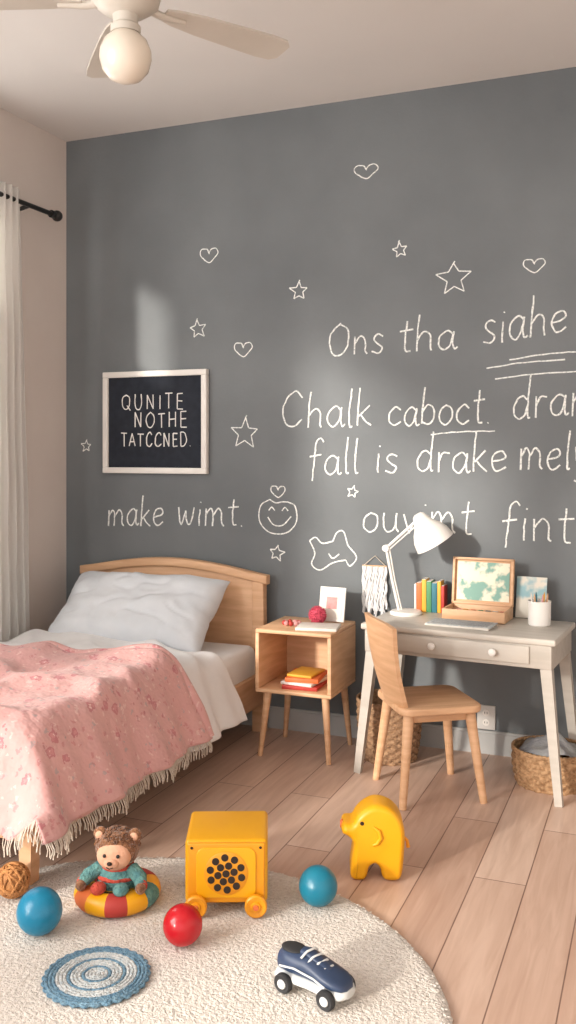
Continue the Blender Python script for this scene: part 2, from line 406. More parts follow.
def star(x, z, s):
    out = []; ro = random.uniform(-.2, .25)
    for k in range(10):
        rr = s/2*(1 if k % 2 == 0 else .45)*random.uniform(.88, 1.12); a = k*math.pi/5+ro
        out.append((rr*math.sin(a), rr*math.cos(a)))
    out.append((out[0][0]+s*.04, out[0][1]+s*.05))
    strokes_obj('chalk_star', [[out[i], out[i+1]] for i in range(10)], M['chalk'], .0026, None, (x,YC,z))
def heart(x, z, s, parent=None, nm='chalk_heart', kz=.85):
    P = [(.02,.2),(.18,.42),(.45,.38),(.52,.1),(.28,-.2),(.02,-.42),(-.3,-.18),(-.5,.12),(-.42,.4),(-.12,.42),(.04,.12)]
    strokes_obj(nm, [[(a*s,b*s*kz) for a, b in P]], M['chalk'], .0026, parent, (x, YC if not parent else 0, z), .003)
heart(1.561,2.475,.105,kz=.66); heart(.795,2.168,.09); heart(.971,1.721,.088); heart(2.277,2.011,.085,kz=.75)
for a in [(1.715,2.122,.075),(1.949,1.982,.15),(1.248,1.975,.09),(.738,1.829,.09),(.981,1.338,.14),(.12,1.28,.06),(1.502,1.076,.055),(1.14,.792,.075)]: star(*a)
SM = emp('chalk_smiley_face', (1.145,YC,.965))
strokes_obj('face_outline', [[(-.04,.07),(-.085,.04),(-.09,-.03),(-.04,-.08),(.04,-.08),(.09,-.03),(.085,.04),(.05,.06)],
    [(-.05,-.01),(-.02,-.045),(.025,-.045),(.065,-.005)],[(-.045,.02),(-.03,.035),(-.015,.02)],[(.02,.02),(.035,.035),(.05,.02)],
    [(-.04,.07),(-.01,.055),(.02,.06),(.05,.06)]], M['chalk'], .0029, SM)
heart(0, .105, .07, SM, 'heart')
CT = emp('chalk_cat_drawing', (1.409,YC,.81))
strokes_obj('cat_outline', [[(-.11,.045),(-.08,.06),(-.05,.035),(0,.045)],[(0,.045),(.02,.085),(.05,.09),(.07,.03)],[(.07,.03),(.11,-.02),(.08,-.06),(.06,-.035)],
    [(.06,-.035),(.0,-.05),(-.06,-.085),(-.1,-.06),(-.085,-.01),(-.11,.045)], [(-.02,-.01),(0,-.03),(.03,-.01)]], M['chalk'], .0031, CT)

# letter board
LB = emp('framed_letter_board', (.515, 0, 1.393))
box('board', (.52,.016,.45), (0,-.012,0), M['board'], .002, parent=LB)
for nm, sz, lc in (('frame_top',(.565,.03,.028),(0,-.018,.231)),('frame_bottom',(.565,.03,.028),(0,-.018,-.231)),
                   ('frame_side_1',(.028,.03,.434),(-.2685,-.018,0)),('frame_side_2',(.028,.03,.434),(.2685,-.018,0))):
    box(nm, sz, lc, M['white'], .003, parent=LB)
word('text_line_1', 'QUNITE', -.18, .18, .062, .041, LB, M['white'], .0028, y=-.0215, gap=.45)
word('text_line_2', 'NOTHE', -.11, .195, -.025, .041, LB, M['white'], .0028, y=-.0215, gap=.35)
word('text_line_3', 'TATCCNED.', -.185, .205, -.115, .036, LB, M['white'], .0028, y=-.0215, gap=.25)

# socket
SK = emp('wall_socket', (2.085, 0, .15))
box('plate', (.075,.012,.1), (0,-.006,0), M['plate'], .003, parent=SK)
for i, z in enumerate((.02, -.02)):
    lathe('outlet_%d' % (i+1), [(0,0),(.014,0),(.014,.003),(0,.003)], (0,-.012,z), M['white'], 20, (R(90),0,0), SK)
    for k in (-.005, .005): box('slot_%d_%d' % (i+1, 1 if k < 0 else 2), (.002,.002,.008), (k,-.0155,z), M['black'], 0, parent=SK)

# ------------------------------------------------------------------ ceiling fan
FN = emp('ceiling_fan', (1.38,-1.67,0))
lathe('canopy', [(0,2.8),(.07,2.8),(.065,2.765),(.03,2.745),(0,2.745)], (0,0,0), M['fan'], parent=FN)
sweep('downrod', [(0,0,2.76),(0,0,2.58)], .014, M['fan'], 16, FN)
lathe('motor', [(0,2.60),(.055,2.595),(.095,2.57),(.1,2.53),(.092,2.50),(.062,2.478),(.036,2.468),(.034,2.445),(.042,2.437),(.042,2.418),(0,2.418)], (0,0,0), M['fan'], 48, parent=FN)
lathe('globe', [(0,2.425),(.03,2.425),(.038,2.418),(.060,2.398),(.071,2.37),(.072,2.35),(.064,2.318),(.045,2.295),(.02,2.284),(0,2.282)], (0,0,0), M['globe'], 48, parent=FN, sharp=80)
for i in range(5):
    a = R(58+72*i)
    pts = [(.12,-.024),(.16,-.036),(.24,-.046),(.38,-.054),(.47,-.058),(.52,-.054),(.54,-.034),(.54,.034),(.52,.054),(.47,.058),(.38,.054),(.24,.046),(.16,.036),(.12,.024)]
    V = [(x, y, .003) for x, y in pts] + [(x, y, -.004) for x, y in pts]; n = len(pts)
    F = [tuple(range(n)), tuple(range(2*n-1, n-1, -1))] + [(k, (k+1) % n, n+(k+1) % n, n+k) for k in range(n)]
    o = pyobj('blade_%d' % (i+1), V, F, M['fan'], FN, (0,0,2.505))
    o.rotation_euler = (Matrix.Rotation(a, 3, 'Z') @ Matrix.Rotation(R(-9), 3, 'X')).to_euler()
    c, s = math.cos(a), math.sin(a)
    sweep('blade_arm_%d' % (i+1), [(c*.07,s*.07,2.505),(c*.11,s*.11,2.498),(c*.19,s*.19,2.500)], [.012,.012,.008], M['fan'], 8, FN)

# ------------------------------------------------------------------ bed
BD = emp('bed')
top = []
N = 28
for i in range(N+1):
    u = i/N; x = .145+u*(.985)
    top.append((x, .70 + .058*math.sin(math.pi*u)**1.1))
bot = [(x, z-.04) for x, z in top]
extrude_shape('headboard_cap', top + bot[::-1], .05, M['woodx'], .008, BD, (0,-.075,0))
pan = [(.2,.2),(1.08,.2)] + [(x, z-.035) for x, z in top[::-1] if .2 < x < 1.08]
extrude_shape('headboard_panel', pan, .022, M['woodx'], .002, BD, (0,-.075,0))
for i, x in enumerate((.185, 1.088)):
    P = [(x-.03,0),(x+.03,0),(x+.03,.3),(x+.026,.67),(x-.03,.67),(x-.03,.3)]
    extrude_shape('headboard_post_%d' % (i+1), P, .045, M['wood'], .006, BD, (0,-.075,0))
extrude_shape('headboard_rail', [(.2,.3),(1.08,.3),(1.08,.36),(.2,.36)], .03, M['woodx'], .003, BD, (0,-.08,0))
box('side_rail_1', (.03,1.58,.14), (.17,-.89,.2), M['wood'], .004, parent=BD)
box('side_rail_2', (.03,1.58,.14), (1.10,-.89,.2), M['wood'], .004, parent=BD)
box('foot_rail', (.93,.03,.14), (.64,-1.69,.2), M['woodx'], .004, parent=BD)
leg('foot_leg_1', (.18,-1.69,.3), (.18,-1.69,0), .040, .032, M['wood'], BD, True)
leg('foot_leg_2', (1.07,-1.69,.3), (1.07,-1.69,.0145), .036, .027, M['wood'], BD, True)
box('mattress', (.9,1.57,.17), (.645,-.895,.31), M['sheet'], .04, parent=BD, seg=5)

def pillow_fn(w, h, t, seed):
    def f(u, v, side):
        x = u*2-1; y = v*2-1
        px = x*w/2*(1-.06*(1-abs(y))); py = y*h/2*(1-.08*(1-abs(x)))
        k = max(0, (1-x**4))**.5*max(0, (1-y**4))**.5
        z = side*t/2*k
        z += .022*noise.noise(Vector((x*1.8+seed, y*1.8, side)))*k + .007*noise.noise(Vector((x*5+seed, y*4+x*3, side)))*k
        cr = abs(noise.noise(Vector((x*2.2+y*1.6+seed, y*2.0-x, side*4))))
        z -= side*.010*max(0, .2-cr)*5*k
        px += .008*noise.noise(Vector((y*3, seed, 0))); py += .012*noise.noise(Vector((x*3, seed, 5)))
        return (px, py, z)
    return f
def pillow(name, w, h, t, loc, rot, m, seed=0):
    f = pillow_fn(w, h, t, seed); n = 48; V = []; F = []
    for side in (1, -1):
        s0 = len(V)
        for j in range(n+1):
            for i in range(n+1): V.append(f(i/n, j/n, side))
        for j in range(n):
            for i in range(n): F.append((s0+j*(n+1)+i, s0+j*(n+1)+i+1, s0+(j+1)*(n+1)+i+1, s0+(j+1)*(n+1)+i))
    me = bpy.data.meshes.new(name); me.from_pydata(V, [], F)
    bm = bmesh.new(); bm.from_mesh(me); bmesh.ops.remove_doubles(bm, verts=bm.verts, dist=1e-4)
    bmesh.ops.recalc_face_normals(bm, faces=bm.faces); bm.to_mesh(me); bm.free()
    return finish(name, me, m, None, loc, rot, True, 180)
pillow('pillow', .77, .42, .21, (.60,-.325,.540), (R(40), R(0), R(1)), M['pillow'], 11)

def smooth_prof(P, n, it=30):
    P = [Vector(p) for p in P]; L = [0]
    for a, b in zip(P, P[1:]): L.append(L[-1]+(b-a).length)
    out = []
    for i in range(n+1):
        s = L[-1]*i/n; k = max(j for j in range(len(L)) if L[j] <= s+1e-9); k = min(k, len(P)-2)
        out.append(P[k].lerp(P[k+1], (s-L[k])/(L[k+1]-L[k])))
    for _ in range(it):
        q = out[:]
        for i in range(1, n): q[i] = (out[i-1]+out[i]*2+out[i+1])/4
        out = q
    return out
def cover(name, y0, y1, foot, zt, hem, m, nu=120, nv=100, head=.06, skew=0, amp=.02, hx=1.19, puff=0, pw=.07):
    seed = 4
    prof = smooth_prof([(.15,.345),(.155,zt),(1.075,zt),(hx,hem)], nu, 26)
    if foot: yp = smooth_prof([(y0,-head),(y0-.015,0),(y1,0),(y1-.06,-.27)], nv, 12)
    else: yp = smooth_prof([(y0,-head),(y0-.015,0),(y1,0)], nv, 14)
    V = []
    for j in range(nv+1):
        Y, dz = yp[j]
        for i in range(nu+1):
            X, Z = prof[i]; topness = max(0, min(1, (Z-.33)/.12)); hang = max(0, min(1, (zt-.02-Z)/.2)) if X > .6 else 0
            y = Y + skew*(X-.6)*(1 - j/nv) + (.02*noise.noise(Vector((X*5, 3, 1)))*(1-j/nv))
            z = max(Z + dz*max(0, 1-hang), .15)
            nz = noise.noise(Vector((X*3.2+seed, y*3.4, .3)))*amp + noise.noise(Vector((X*8+seed, y*7, 2)))*amp*.45
            fold = abs(noise.noise(Vector((X*2.5+y*4+seed, y*1.2-X*3, 7))))
            nz += amp*1.4*(.3-fold)
            nz += puff*math.exp(-((j/nv-.5*pw)/pw)**2)
            z += nz*topness
            x = X + hang*(.014*math.sin(y*19+seed) + .008*math.sin(y*43+1))
            if foot and dz < -.02: y += .012*math.sin(X*25)*min(1, -dz*5)
            V.append(Vector((x, y, z)))
    F = [(j*(nu+1)+i, j*(nu+1)+i+1, (j+1)*(nu+1)+i+1, (j+1)*(nu+1)+i) for j in range(nv) for i in range(nu)]
    o = pyobj(name, V, F, m, None, smooth=True, sharp=180)
    md = o.modifiers.new('thickness', 'SOLIDIFY'); md.thickness = .016; md.offset = 0
    return o, V, nu, nv
cover('white_duvet', -.47, -1.10, False, .445, .165, M['sheet'], head=.045, amp=.045, hx=1.19, puff=.02, pw=.12)
PB, PV, nu, nv = cover('pink_floral_blanket', -.955, -1.74, True, .468, .19, M['blanket'], head=.018, skew=.24, amp=.045, hx=1.205, puff=.024)
roll = [PV[i] + Vector((0,-.002,.008)) for i in range(2, nu+1)]
sweep('rolled_hem', roll, [.020+.005*math.sin(k*.25) for k in range(len(roll))], M['blanket'], 10, PB)
V, F = [], []
def strand(p, out):
    L = random.uniform(.03,.048); q = p + Vector((out[0]*.01+random.uniform(-.008,.008), out[1]*.01+random.uniform(-.008,.008), -L))
    mid = p.lerp(q, .5)+Vector((out[0]*.006, out[1]*.006, 0))
    sweepgeo([p+Vector((0,0,.006)), mid, q], [.0016,.0014,.002], 5, V=V, F=F)
for j in range(2, nv):
    a, b = PV[j*(nu+1)+nu], PV[(j+1)*(nu+1)+nu]
    k = max(1, int((b-a).length/.0045))
    for t in range(k): strand(a.lerp(b, t/k), (1, 0))
for i in range(0, nu):
    a, b = PV[nv*(nu+1)+i], PV[nv*(nu+1)+i+1]
    k = max(1, int((b-a).length/.006))
    for t in range(k): strand(a.lerp(b, t/k), (0, -1))
pyobj('fringe', V, F, M['fringe'], PB)

# ------------------------------------------------------------------ nightstand
NS = emp('nightstand', (1.375,-.24,0))
w, d, z0, z1, t = .33, .32, .265, .525, .016
box('top', (w,d,t), (0,0,z1-t/2), M['woodx'], .004, parent=NS)
box('bottom', (w,d,t), (0,0,z0+t/2), M['woodx'], .004, parent=NS)
box('side_1', (t,d,z1-z0-2*t), (-w/2+t/2,0,(z0+z1)/2), M['wood'], .002, parent=NS)
box('side_2', (t,d,z1-z0-2*t), (w/2-t/2,0,(z0+z1)/2), M['wood'], .002, parent=NS)
box('back', (w-2*t,.008,z1-z0-2*t), (0,d/2-.006,(z0+z1)/2), M['wood'], 0, parent=NS)
k = 0
for sx in (-1, 1):
    for sy in (-1, 1):
        k += 1; leg('leg_%d' % k, (sx*.125,sy*.115,z0), (sx*.15,sy*.145 if sy < 0 else .13,0), .016, .010, M['wood'], NS)
BK = emp('nightstand_books', (1.385,-.27,.2812))
for i, (mm, s, r) in enumerate((('redb',(.15,.2,.016),4),('paper',(.14,.19,.012),-6),('orange',(.14,.18,.018),8),('yel',(.11,.15,.01),-3))):
    z = [.008,.022,.037,.051][i]
    box('book_%d' % (i+1), s, (0,0,z), M[mm], .002, (0,0,R(r)), BK)
box('notebook', (.17,.13,.012), (1.45,-.30,.5315), M['paper'], .002, (0,0,R(10)))
FP = emp('framed_print', (1.455,-.14,.525), R(-6))
box('card', (.12,.008,.145), (0,0,.076), M['white'], .002, (R(-10),0,0), FP)
box('picture', (.095,.002,.115), (0,-.0052,.077), M['paper'], 0, (R(-10),0,0), FP)
box('picture_motif', (.05,.002,.05), (0,-.0062,.082), M['pinkl'], .0009, (R(-10),0,0), FP)
box('stand', (.03,.004,.12), (0,.032,.06), M['white'], 0, (R(15),0,0), FP)
# round pom-pom: core with many short tufts
PT = emp('pink_pompom', (1.415,-.215,.525), 0)
sph('core', .032, (0,0,.040), M['pink'], PT, nz=.08)
V, F = [], []; rp = random.Random(5)
for q in range(520):
    z_ = rp.uniform(-1, 1); a = rp.random()*2*math.pi; s_ = math.sqrt(1-z_*z_); nrm = Vector((s_*math.cos(a), s_*math.sin(a), z_))
    L_ = rp.uniform(.037, .0405)
    sweepgeo([Vector((0,0,.040))+nrm*.028, Vector((0,0,.040))+nrm*L_], [.0022,.0012], 4, V=V, F=F)
pyobj('tufts', V, F, M['pink'], PT)
BT = emp('bead_string', (1.32,-.27,.525))
for i in range(9):
    a = i*2*math.pi/9; sph('bead_%d' % (i+1), .010, (.033*math.cos(a), .024*math.sin(a), .010), M['redb' if i % 2 else 'pinkl'], BT, seg=16)

# ------------------------------------------------------------------ baskets
def basket(name, loc, r0, r1, h, m, ncol=36, rows=14, ell=1.0):
    E = emp(name, loc); V = []; F = []; seg = ncol*4; nz_ = rows*3
    for side, off in ((0, 0), (1, -.008)):
        s0 = len(V)
        for j in range(nz_+1):
            z = h*j/nz_; r = r0+(r1-r0)*(j/nz_)**.8 + .006*math.sin(math.pi*j/nz_)
            row = int(j/3); lz = abs(math.sin(math.pi*j/3.0))
            for i in range(seg):
                a = 2*math.pi*i/seg
                rr = r + off + (.004*math.sin(a*ncol/2*1.0 + math.pi*row)*1 if not side else 0) + .002*lz
                V.append((rr*math.cos(a)*ell, rr*math.sin(a), z))
        for j in range(nz_):
            for i in range(seg):
                l = (i+1) % seg; F.append((s0+j*seg+i, s0+j*seg+l, s0+(j+1)*seg+l, s0+(j+1)*seg+i))
    pyobj('weave', V, F, m, E, smooth=True, sharp=60)
    lathe('base', [(0,0),(r0,0),(r0-.004,.006),(0,.006)], (0,0,.001), m, parent=E).scale = (ell,1,1)
    for k in range(2):
        P = [((r1+.001)*math.cos(a)*ell, (r1+.001)*math.sin(a), h+.004*math.sin(a*24+math.pi*k)) for a in [q*2*math.pi/144 for q in range(145)]]
        sweep('rim_%d' % (k+1), P, .0055, m, 8, E)
    return E
basket('wicker_basket', (1.725,-.205,0), .108, .130, .24, M['wicker_d'], 30, 16)
BG = basket('storage_basket', (2.375,-.275,0), .115, .13, .135, M['wicker'], 32, 9, 1.08)
def cloth(u, v):
    a = u*2*math.pi; r = v*.112
    return (r*math.cos(a)*1.06, r*math.sin(a), .125+.055*(1-v*v)+.035*noise.noise(Vector((r*math.cos(a)*16, r*math.sin(a)*16, 3))))
grid('folded_cloth', cloth, 48, 14, M['greycloth'], BG)

# ------------------------------------------------------------------ desk
DK = emp('desk', (2.06,-.262,0), R(-5))
W, D, ZT = .745, .40, .585
box('top', (W,D,.024), (0,0,ZT-.012), M['desktop'], .006, parent=DK)
box('apron_front', (W-.03,.016,.085), (0,-D/2+.016,ZT-.066), M['deskp'], .002, parent=DK)
box('apron_back', (W-.03,.016,.085), (0,D/2-.02,ZT-.066), M['deskp'], .002, parent=DK)
box('apron_side_1', (.016,D-.04,.085), (-W/2+.02,0,ZT-.066), M['deskp'], .002, parent=DK)
box('apron_side_2', (.016,D-.04,.085), (W/2-.02,0,ZT-.066), M['deskp'], .002, parent=DK)
box('drawer_front', (.5,.012,.064), (.03,-D/2+.006,ZT-.062), M['desktop'], .003, parent=DK)
for i, x in enumerate((-.08, .15)):
    lathe('knob_%d' % (i+1), [(0,0),(.006,0),(.006,.008),(.013,.012),(.014,.02),(.009,.025),(0,.026)], (x,-D/2,ZT-.06), M['white'], 24, (R(90),0,0), DK)
k = 0
for sx in (-1, 1):
    for sy in (-1, 1):
        k += 1
        leg('leg_%d' % k, (sx*(W/2-.045),sy*(D/2-.04),ZT-.03), (sx*(W/2+.012), sy*(D/2-.005) if sy < 0 else D/2-.03, 0), .030, .019, M['deskp'], DK, True)
LP = emp('desk_lamp', (1.785,-.165,ZT), 0)
lathe('base', [(0,0),(.066,0),(.068,.006),(.06,.014),(.012,.018),(0,.018)], (0,0,0), M['white'], 48, parent=LP)
sweep('lower_arm', [(-.03,0,.012),(-.06,0,.14),(-.085,.0,.268)], .006, M['white'], 12, LP)
sweep('lower_arm_rod', [(-.018,0,.014),(-.048,0,.14),(-.07,.0,.262)], .003, M['white'], 8, LP)
lathe('elbow', [(0,-.013),(.014,-.013),(.014,.013),(0,.013)], (-.085,0,.268), M['white'], 24, (R(90),0,0), LP)
sweep('upper_arm', [(-.085,0,.268),(.045,-.01,.385)], .006, M['white'], 12, LP)
sweep('upper_arm_rod', [(-.08,0,.255),(.05,-.01,.37)], .003, M['white'], 8, LP)
lathe('head_joint', [(0,-.011),(.011,-.011),(.011,.011),(0,.011)], (.05,-.01,.388), M['white'], 24, (R(90),0,0), LP)
lathe('shade', [(0,.022),(.016,.022),(.026,.014),(.034,-.005),(.044,-.028),(.062,-.05),(.077,-.08),(.083,-.118),(.080,-.118),(.073,-.08),(.056,-.05),(.038,-.028),(.026,-.01),(0,-.008)],
      (.062,-.012,.395), M['white'], 48, (R(10),R(-30),0), LP, 80)
sph('bulb', .026, (.105,-.03,.325), M['globe'], LP)

BS = emp('row_of_books', (1.80,-.062,ZT))
x = 0
for i, (mm, w_, h_) in enumerate((('paper',.010,.115),('orange',.022,.12),('yel',.020,.135),('green',.022,.128),('tealb',.024,.122),('yel',.016,.13),('redb',.014,.112))):
    box('book_%d' % (i+1), (w_-.001,.062,h_), (x+w_/2, 0, h_/2), M[mm], .0015, parent=BS)
    box('pages_%d' % (i+1), (w_-.006,.056,.002), (x+w_/2, 0, h_+.0005), M['paper'], 0, parent=BS); x += w_
AB = emp('wooden_art_box', (2.08,-.175,ZT), R(-4))
tw, td, th = .25, .15, .045
for nm, sz, lc in (('tray_floor',(tw,td,.006),(0,0,.004)),('tray_front',(tw,.008,th),(0,-td/2+.004,th/2+.001)),('tray_back',(tw,.008,th),(0,td/2-.004,th/2+.001)),
                   ('tray_side_1',(.008,td-.016,th),(-tw/2+.004,0,th/2+.001)),('tray_side_2',(.008,td-.016,th),(tw/2-.004,0,th/2+.001))):
    box(nm, sz, lc, M['woodx'], .0015, parent=AB)
for i in range(7): box('pastel_%d' % (i+1), (.022,.11,.014), (-.09+i*.03,0,.022), M[('pinkl','yel','orange','green','tealb','paper','redb')[i]], .003, parent=AB)
ld = emp('lid', (0,td/2+.002,th)); ld.parent = AB; ld.rotation_euler = (R(-8),0,0)
lh = .19
box('lid_panel', (tw,.006,lh), (0,.004,lh/2), M['woodx'], .001, parent=ld)
for nm, sz, lc in (('lid_top',(tw,.02,.01),(0,-.004,lh-.005)),('lid_bottom',(tw,.02,.01),(0,-.004,.005)),('lid_side_1',(.01,.02,lh),(-tw/2+.005,-.004,lh/2)),('lid_side_2',(.01,.02,lh),(tw/2-.005,-.004,lh/2))):
    box(nm, sz, lc, M['woodx'], .0015, parent=ld)
box('painting', (tw-.035,.002,lh-.035), (0,-.001,lh/2), M['art'], 0, parent=ld)
P2 = emp('small_art_print', (2.275,-.085,ZT), R(-5))
box('card', (.12,.005,.165), (0,.012,.083), M['art2'], .001, (R(-12),0,0), P2)
box('prop', (.03,.003,.14), (0,.03,.07), M['paper'], 0, (R(6),0,0), P2)
CP = emp('pencil_cup', (2.325,-.215,ZT))
lathe('cup', [(0,0),(.038,0),(.042,.004),(.044,.095),(.041,.095),(.038,.008),(0,.008)], (0,0,0), M['white'], 40, parent=CP)
for i in range(6):
    a = i*1.05; mm = ('wood','yel','tealb','paper','wood','pinkl')[i]
    sweep('pencil_%d' % (i+1), [(.016*math.cos(a),.016*math.sin(a),.009),(.03*math.cos(a),.03*math.sin(a),.11),(.032*math.cos(a),.032*math.sin(a),.125)], [.0036,.0036,.0008], M[mm], 6, CP)
SP = emp('sketch_pad', (2.045,-.335,ZT), R(-6))
box('pages', (.25,.12,.008), (0,0,.005), M['paper'], .001, parent=SP)
box('cover', (.25,.12,.003), (.006,-.003,.0105), M['lwhite'], .001, (0,0,R(2)), SP)
for i in range(7): box('line_%d' % (i+1), (.22,.004,.001), (.006,-.045+i*.014,.0125), M['greycloth'], 0, (0,0,R(2)), SP)

MH = emp('macrame_hanging', (1.605,0,.755))
sweep('dowel', [(-.055,-.012,0),(.055,-.012,0)], .005, M['wood'], 10, MH)
sweep('hanging_cord', [(-.05,-.012,.002),(0,-.006,.045),(.05,-.012,.002)], .0018, M['fringe'], 6, MH)
V, F = [], []
for i in range(26):
    x = -.052+i*.0042; Lh = .185+.015*math.cos(i*.9)+.01*(i % 3)
    P = [(x+.004*math.sin(q*1.7+i), -.017-.005*math.sin(q*1.6+i*2), -Lh*q/9) for q in range(10)]
    sweepgeo(P, .0040, 6, V=V, F=F)
pyobj('cords', V, F, M['sheet'], MH)

# ------------------------------------------------------------------ chair (local +x = facing)
CH = emp('wooden_chair', (1.960,-.515,0), R(34))
def rr(w_, d_, r, n=6):
    out = []
    for cx, cy, a0 in ((w_/2-r, d_/2-r, 0), (-w_/2+r, d_/2-r, 90), (-w_/2+r, -d_/2+r, 180), (w_/2-r, -d_/2+r, 270)):
        for k in range(n+1):
            a = R(a0+90*k/n); out.append((cx+r*math.cos(a), cy+r*math.sin(a)))
    return out
extrude_shape('seat', rr(.31,.32,.045), .026, M['woodx'], .007, CH, (.0,0,.335), (R(90),0,0))
k = 0
for sx in (-1, 1):
    for sy in (-1, 1):
        k += 1; leg('leg_%d' % k, (sx*.115,sy*.115,.325), (sx*.152,sy*.155,0), .020, .0135, M['wood'], CH)
box('seat_rail_1', (.2,.014,.03), (0,-.115,.305), M['wood'], .002, parent=CH)
box('seat_rail_2', (.2,.014,.03), (0,.115,.305), M['wood'], .002, parent=CH)
V, F = [], []; nu_, nv_ = 16, 14
for side in (0, 1):
    for j in range(nv_+1):
        v = j/nv_; z = .325+v*.325
        for i in range(nu_+1):
            u = i/nu_*2-1
            hw = .125+.045*v
            zz = z if v < .9 else z - .014*abs(u)**4*(v-.9)/.1
            x = -.138 - .065*v + .024*(u*u) - .012*math.sin(math.pi*v) - side*.015
            V.append((x, u*hw, zz))
n1 = (nu_+1)*(nv_+1)
for s in (0, 1):
    for j in range(nv_):
        for i in range(nu_):
            F.append(tuple(s*n1 + q for q in (j*(nu_+1)+i, j*(nu_+1)+i+1, (j+1)*(nu_+1)+i+1, (j+1)*(nu_+1)+i)))
bd = [i for i in range(nu_+1)] + [j*(nu_+1)+nu_ for j in range(1, nv_+1)] + [nv_*(nu_+1)+i for i in range(nu_-1, -1, -1)] + [j*(nu_+1) for j in range(nv_-1, 0, -1)]
for a, b in zip(bd, bd[1:]+bd[:1]): F.append((a, b, b+n1, a+n1))
pyobj('backrest', V, F, M['wood'], CH, sharp=50)

# ------------------------------------------------------------------ rug
def rugf():
    V, F = [], []; seg = 360; prof = [(0,.012),(.3,.012),(.6,.012),(.755,.012),(.775,.009),(.784,.002),(.78,0),(0,0)]
    for i in range(seg):
        a = 2*math.pi*i/seg
        for r, z in prof:
            k = 1+.004*noise.noise(Vector((math.cos(a)*6, math.sin(a)*6, 0)))+(.004*noise.noise(Vector((math.cos(a)*60, math.sin(a)*60, 0))) if r > .7 else 0)
            V.append((r*k*math.cos(a), r*k*math.sin(a), z))
    n = len(prof)
    for i in range(seg):
        j = (i+1) % seg
        for k in range(n-1): F.append((i*n+k, j*n+k, j*n+k+1, i*n+k+1))
    return V, F
V, F = rugf()
RG = pyobj('round_rug', V, F, M['rug'], None, (1.6,-2.13,.0005))
V, F = [], []
rnd = random.Random(3)
for q in range(24000):
    r = .775*math.sqrt(rnd.random()); a = rnd.random()*2*math.pi
    x, y = r*math.cos(a), r*math.sin(a); s0 = len(V); s = rnd.uniform(.003,.0048); h = rnd.uniform(.0008,.0020); t = rnd.random()*3
    for k in range(4): V.append((x+s*math.cos(t+k*math.pi/2), y+s*math.sin(t+k*math.pi/2), .0118))
    V.append((x+rnd.uniform(-.001,.001), y+rnd.uniform(-.001,.001), .012+h))
    for k in range(4): F.append((s0+k, s0+(k+1) % 4, s0+4))
me = bpy.data.meshes.new('pile'); me.from_pydata(V, [], F)
finish('pile', me, M['rug'], RG, (0,0,0), (0,0,0), True, 180)
ZR = .0142

# ------------------------------------------------------------------ toys
sph('blue_ball', .058, (1.278,-1.92,ZR+.058), M['blue'])
sph('teal_ball', .053, (1.892,-1.51,ZR+.053), M['teal'])
sph('red_ball', .05, (1.646,-1.830,ZR+.05), M['red'])
RB = emp('rattan_ball', (1.088,-1.785,ZR+.048))
sph('core', .042, (0,0,0), M['rattan'], RB)
V, F = [], []
for i in range(16):
    ax = Vector((random.gauss(0,1), random.gauss(0,1), random.gauss(0,1))).normalized()
    q = ax.to_track_quat('Z', 'Y'); hgt = random.uniform(-.02,.02); rr_ = math.sqrt(.0445**2-hgt**2)
    sweepgeo([q @ Vector((rr_*math.cos(a), rr_*math.sin(a), hgt)) for a in [k*math.pi/20 for k in range(41)]], .0035, 6, V=V, F=F)
pyobj('strands', V, F, M['rattan'], RB)

# teddy in swim ring
TB = emp('teddy_bear_in_float_ring', (1.37,-1.695,ZR), R(15)); TB.scale = (1.04, 1.04, 1.04)
V, F, mi = [], [], []; n1_, n2_ = 48, 16; Rr, rr0 = .083, .031
for i in range(n1_):
    a = 2*math.pi*i/n1_
    for j in range(n2_):
        b = 2*math.pi*j/n2_; V.append(((Rr+rr0*math.cos(b))*math.cos(a), (Rr+rr0*math.cos(b))*math.sin(a), rr0*.9+rr0*.9*math.sin(b)))
for i in range(n1_):
    for j in range(n2_):
        k_, l_ = (i+1) % n1_, (j+1) % n2_
        F.append((i*n2_+j, k_*n2_+j, k_*n2_+l_, i*n2_+l_)); mi.append([0,1,0,2,0,1,0,3,0,1,0,2][(i//4) % 12])
pyobj('float_ring', V, F, [M['yellow'], M['redb'], M['knit'], M['orange']], TB, midx=mi, sharp=180)
sph('body', (.056,.048,.058), (0,0,.058), M['knit'], TB, nz=.08)
sph('sweater_band_1', (.0575,.0495,.014), (0,0,.072), M['knitr'], TB)
sph('sweater_band_2', (.056,.0485,.008), (0,0,.046), M['yel'], TB)
sph('collar', (.044,.040,.016), (0,0,.098), M['knitr'], TB)
sph('head', (.058,.052,.050), (0,0,.142), M['bear'], TB, nz=.06)
sph('face', (.046,.026,.037), (0,-.033,.134), M['face'], TB)
sph('muzzle', (.020,.015,.014), (0,-.056,.124), M['face'], TB)
sph('nose', (.007,.005,.005), (0,-.071,.129), M['dark'], TB, seg=16)
for s in (-1, 1):
    i = 1 if s < 0 else 2
    sph('ear_%d' % i, (.019,.012,.019), (s*.047,.0,.177), M['bear'], TB, nz=.1)
    sph('inner_ear_%d' % i, (.011,.005,.011), (s*.047,-.010,.177), M['face'], TB)
    sph('eye_%d' % i, .0048, (s*.018,-.057,.143), M['black'], TB, seg=16)
    sweep('arm_%d' % i, [(s*.042,-.01,.092),(s*.070,-.03,.078),(s*.080,-.055,.068)], [.019,.019,.015], M['knit'], 12, TB)
    sph('cuff_%d' % i, (.016,.012,.016), (s*.079,-.050,.069), M['knitr'], TB)
    sph('paw_%d' % i, .014, (s*.080,-.062,.066), M['bear'], TB)
    sph('foot_%d' % i, (.020,.024,.015), (s*.03,-.070,.064), M['knitr' if i == 1 else 'knit'], TB)
sweep('mouth', [(-.009,-.070,.119),(0,-.072,.116),(.009,-.070,.119)], .0012, M['dark'], 6, TB)
